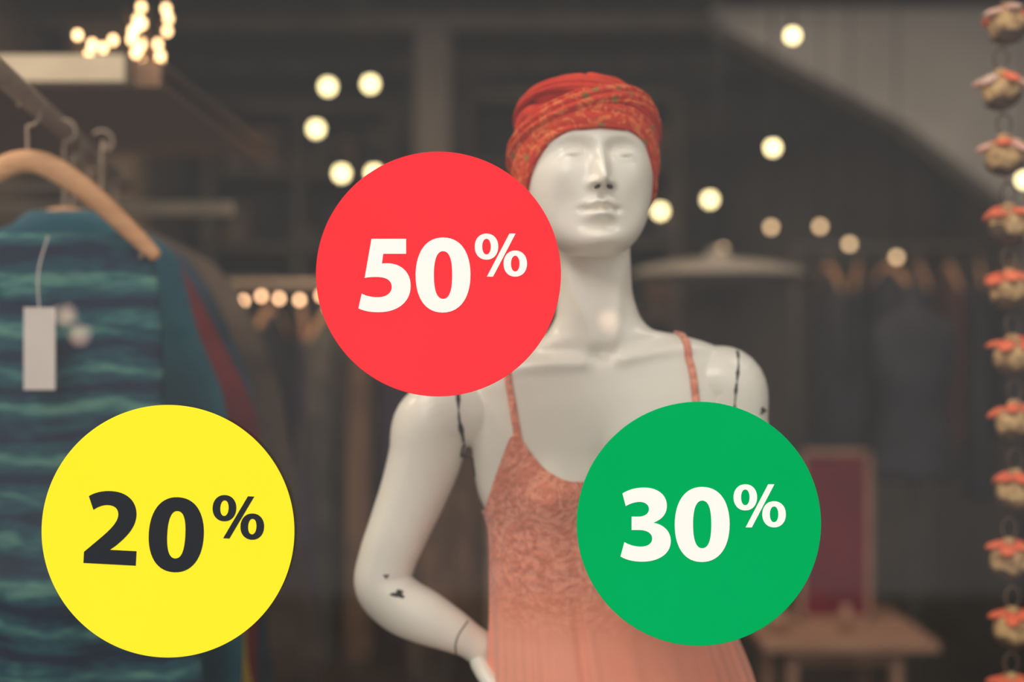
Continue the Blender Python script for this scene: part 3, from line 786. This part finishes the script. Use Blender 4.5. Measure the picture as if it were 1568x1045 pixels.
tbm=MB(); tbm.add(box(.90,1.53,2.9,3.6,.665,.70),0)
for x in (1.02,1.40):
    for y in (3.0,3.5): tbm.add(box(x-.02,x+.02,y-.02,y+.02,0,.665),0)
tbm.add(box(1.0,1.42,3.0,3.03,.60,.665),0)
t=tbm.obj("wooden_table",[M_table],smooth=False); bevel(t,.004)
rb=MB(); rb.add(box(1.12,1.37,3.30,3.32,.722,1.345),0)
for bx in ((1.105,1.125,3.29,3.33,.702,1.36),(1.365,1.385,3.29,3.33,.702,1.36),(1.105,1.385,3.29,3.33,1.34,1.36),(1.105,1.385,3.29,3.33,.702,.722)): rb.add(box(*bx),1)
o=rb.obj("framed_red_board",[M_redb,M_table],smooth=False)
sm2=MB(); sm2.add(ellipsoid((.98,3.1,.737),(.04,.04,.035),20,12,p=.7),0); sm2.add(tube([Vector((1.24,3.1,.703)),Vector((1.24,3.1,.80))],[.025,.015],n=16,sub=1,caps=False),0)
sm2.obj("candle_holders",[M_table])

# ------------------------------------------------------------ hanging garland of flower-topped straw cups
M_wick=pmat("woven_straw", lin(224,186,132), lin(140,104,70), 60, rough=.8, bump=.6, bscale=90)
M_petal=pmat("coral_felt", lin(244,126,88), lin(230,100,68), 20, rough=.9)
M_petalp=pmat("pale_felt", lin(232,176,156), lin(212,186,170), 20, rough=.9)
M_cup=pmat("dark_bronze", lin(112,88,66), lin(66,52,44), 30, rough=.6, metal=.1)
gr=MB(); random.seed(4)
gx=[ .905,.893,.899,.907,.907,.914,.918,.919,.908,.914,.912,.912]
gz=[2.365,2.245,2.125,1.999,1.879,1.759,1.639,1.513,1.387,1.261,1.14,1.02]
gy=.42; prev=Vector((.90,gy,ZC-.001))
for i in range(12):
    c=Vector((gx[i],gy,gz[i]-.008)); pale=1 if i<3 else 0
    tl=Matrix.Rotation(random.uniform(-.5,.5),3,'Y')@Matrix.Rotation(random.uniform(-.1,.4),3,'X')
    gr.add(ellipsoid(c,(.034,.034,.032),28,18),0)
    rg=[]
    for k in range(8):
        a=-PI/2+k*.17
        rg.append([tuple(c+tl@Vector(((.0365+.003*k/7)*C_(a)*C_(2*PI*j/40),(.0365+.003*k/7)*C_(a)*S_(2*PI*j/40),.0360*S_(a)+(.005*S_(5*2*PI*j/40) if k==7 else 0)))) for j in range(40)])
    gr.add(rings_mesh(rg,cap1=False),2)
    # open flower: flared petals standing out of the cup
    ph=random.random()*6; npet=random.choice((5,5,6))
    for k in range(npet):
        a=ph+k*2*PI/npet+random.uniform(-.2,.2); el=math.radians(random.uniform(22,50))
        d=Vector((C_(a)*C_(el),S_(a)*C_(el),S_(el)))
        R=Matrix.Rotation(a,3,'Z')@Matrix.Rotation(math.radians(random.uniform(5,40)),3,'Y')
        gr.add(ellipsoid(c+d*.037,(random.uniform(.018,.022),random.uniform(.014,.018),.007),18,10,rot=R),3 if (pale and k%3) else 1)
    gr.add(ellipsoid(c+Vector((0,0,.034)),(.013,.013,.009),14,8),0)
    rp=[c+Vector((.013*C_(t),0,.059+.019*S_(t))) for t in [2*PI*k/16 for k in range(17)]]
    gr.add(tube(rp,[.0020]*17,n=6,sub=2),2)
    gr.add(tube([prev,c+Vector((0,0,.077))],[.0012]*2,n=5,sub=1,caps=False),2)
    prev=c+Vector((0,0,-.035))
gr.obj("ornament_garland",[M_wick,M_petal,M_cup,M_petalp])

# street-side string of bulbs behind the photographer (mirrored faintly in the pane)
M_street=pmat("street_bulb_glow", lin(255,220,190), None, 3, emis=(1.0,0.68,0.48,1), estr=15.0)
ss=MB(); pp=[Vector(p) for p in ((-2.20,-5.48,1.908),(-2.13,-5.48,1.81),(.478,-5.48,1.883))]
for p in pp: ss.add(ellipsoid(p,(.032,.032,.034),14,10),0)
posts=[Vector((-3.2,-5.48,2.2)),pp[0],pp[1],pp[2],Vector((2.6,-5.48,2.3))]
ss.add(tube(posts,[.003]*5,n=6,sub=1),1)
for x,h in ((-3.2,2.25),(2.6,2.35)): ss.add(tube([Vector((x,-5.48,-.099)),Vector((x,-5.48,h))],[.03,.025],n=12,sub=1,caps=False),1)
ss.obj("street_string_lights",[M_street,M_cord])

# ================================================================== unit conversion
for me in bpy.data.meshes: me.transform(Matrix.Scale(K,4))
for o in bpy.data.objects: o.location=o.location*K

# ================================================================== light, sky, camera
w=bpy.data.worlds.new("World"); scene.world=w; w.use_nodes=True; nt=w.node_tree; N=nt.nodes; L=nt.links
bg=N["Background"]; tc=N.new("ShaderNodeTexCoord"); sx=N.new("ShaderNodeSeparateXYZ"); cr=N.new("ShaderNodeValToRGB")
L.new(tc.outputs["Generated"],sx.inputs[0]); mr=N.new("ShaderNodeMapRange"); mr.inputs["From Min"].default_value=-.3; mr.inputs["From Max"].default_value=1.0
L.new(sx.outputs["Z"],mr.inputs["Value"]); L.new(mr.outputs["Result"],cr.inputs["Fac"])
cr.color_ramp.elements[0].color=(.77,.75,.72,1); cr.color_ramp.elements[1].color=(1,.98,.93,1)
L.new(cr.outputs["Color"],bg.inputs["Color"]); bg.inputs["Strength"].default_value=0.93
sl=bpy.data.lights.new("sun",'SUN'); sl.energy=2.08; sl.angle=math.radians(26); sl.color=(1,.95,.87)
so=bpy.data.objects.new("sun",sl); scene.collection.objects.link(so)
so.rotation_euler=Vector((.36,.70,-.62)).to_track_quat('-Z','Y').to_euler()
def panel(name,x,y,z,p,sz,tgt,col=(1,.80,.58)):
    l=bpy.data.lights.new(name,'AREA'); l.shape='DISK'; l.size=sz; l.energy=p; l.color=col
    o=bpy.data.objects.new(name,l); scene.collection.objects.link(o); o.location=Vector((x,y,z))*K
    o.rotation_euler=(Vector(tgt)-Vector((x,y,z))).to_track_quat('-Z','Y').to_euler()
panel("interior_fill",-.6,2.3,3.55,24,.5,(-.9,5.6,1.2))  # fill lights added out of view to lift the dark interior
panel("interior_fill",1.2,2.3,3.55,20,.5,(1.5,5.4,1.6),col=(1,.84,.68))
panel("interior_fill",-2.2,.7,3.4,16,.4,(-1.1,1.3,1.4))
# added fill lights, out of view overhead, to brighten the mannequin
panel("mannequin_fill",-.95,-.20,3.25,6.5,.45,(.10,.0,1.75),col=(1,.92,.80))
panel("mannequin_fill",1.25,-.20,3.25,4.0,.45,(.20,.0,1.75),col=(1,.92,.80))

cam=bpy.data.cameras.new("camera"); co=bpy.data.objects.new("camera",cam); scene.collection.objects.link(co)
co.location=Vector((0,-2.178,1.78))*K; co.rotation_euler=(PI/2,0,0)
cam.lens=50; cam.sensor_width=36; cam.clip_start=.05
cam.dof.use_dof=True; cam.dof.focus_distance=1.85*K; cam.dof.aperture_fstop=1.7
scene.camera=co
scene.view_settings.view_transform='Standard'; scene.view_settings.look='None'
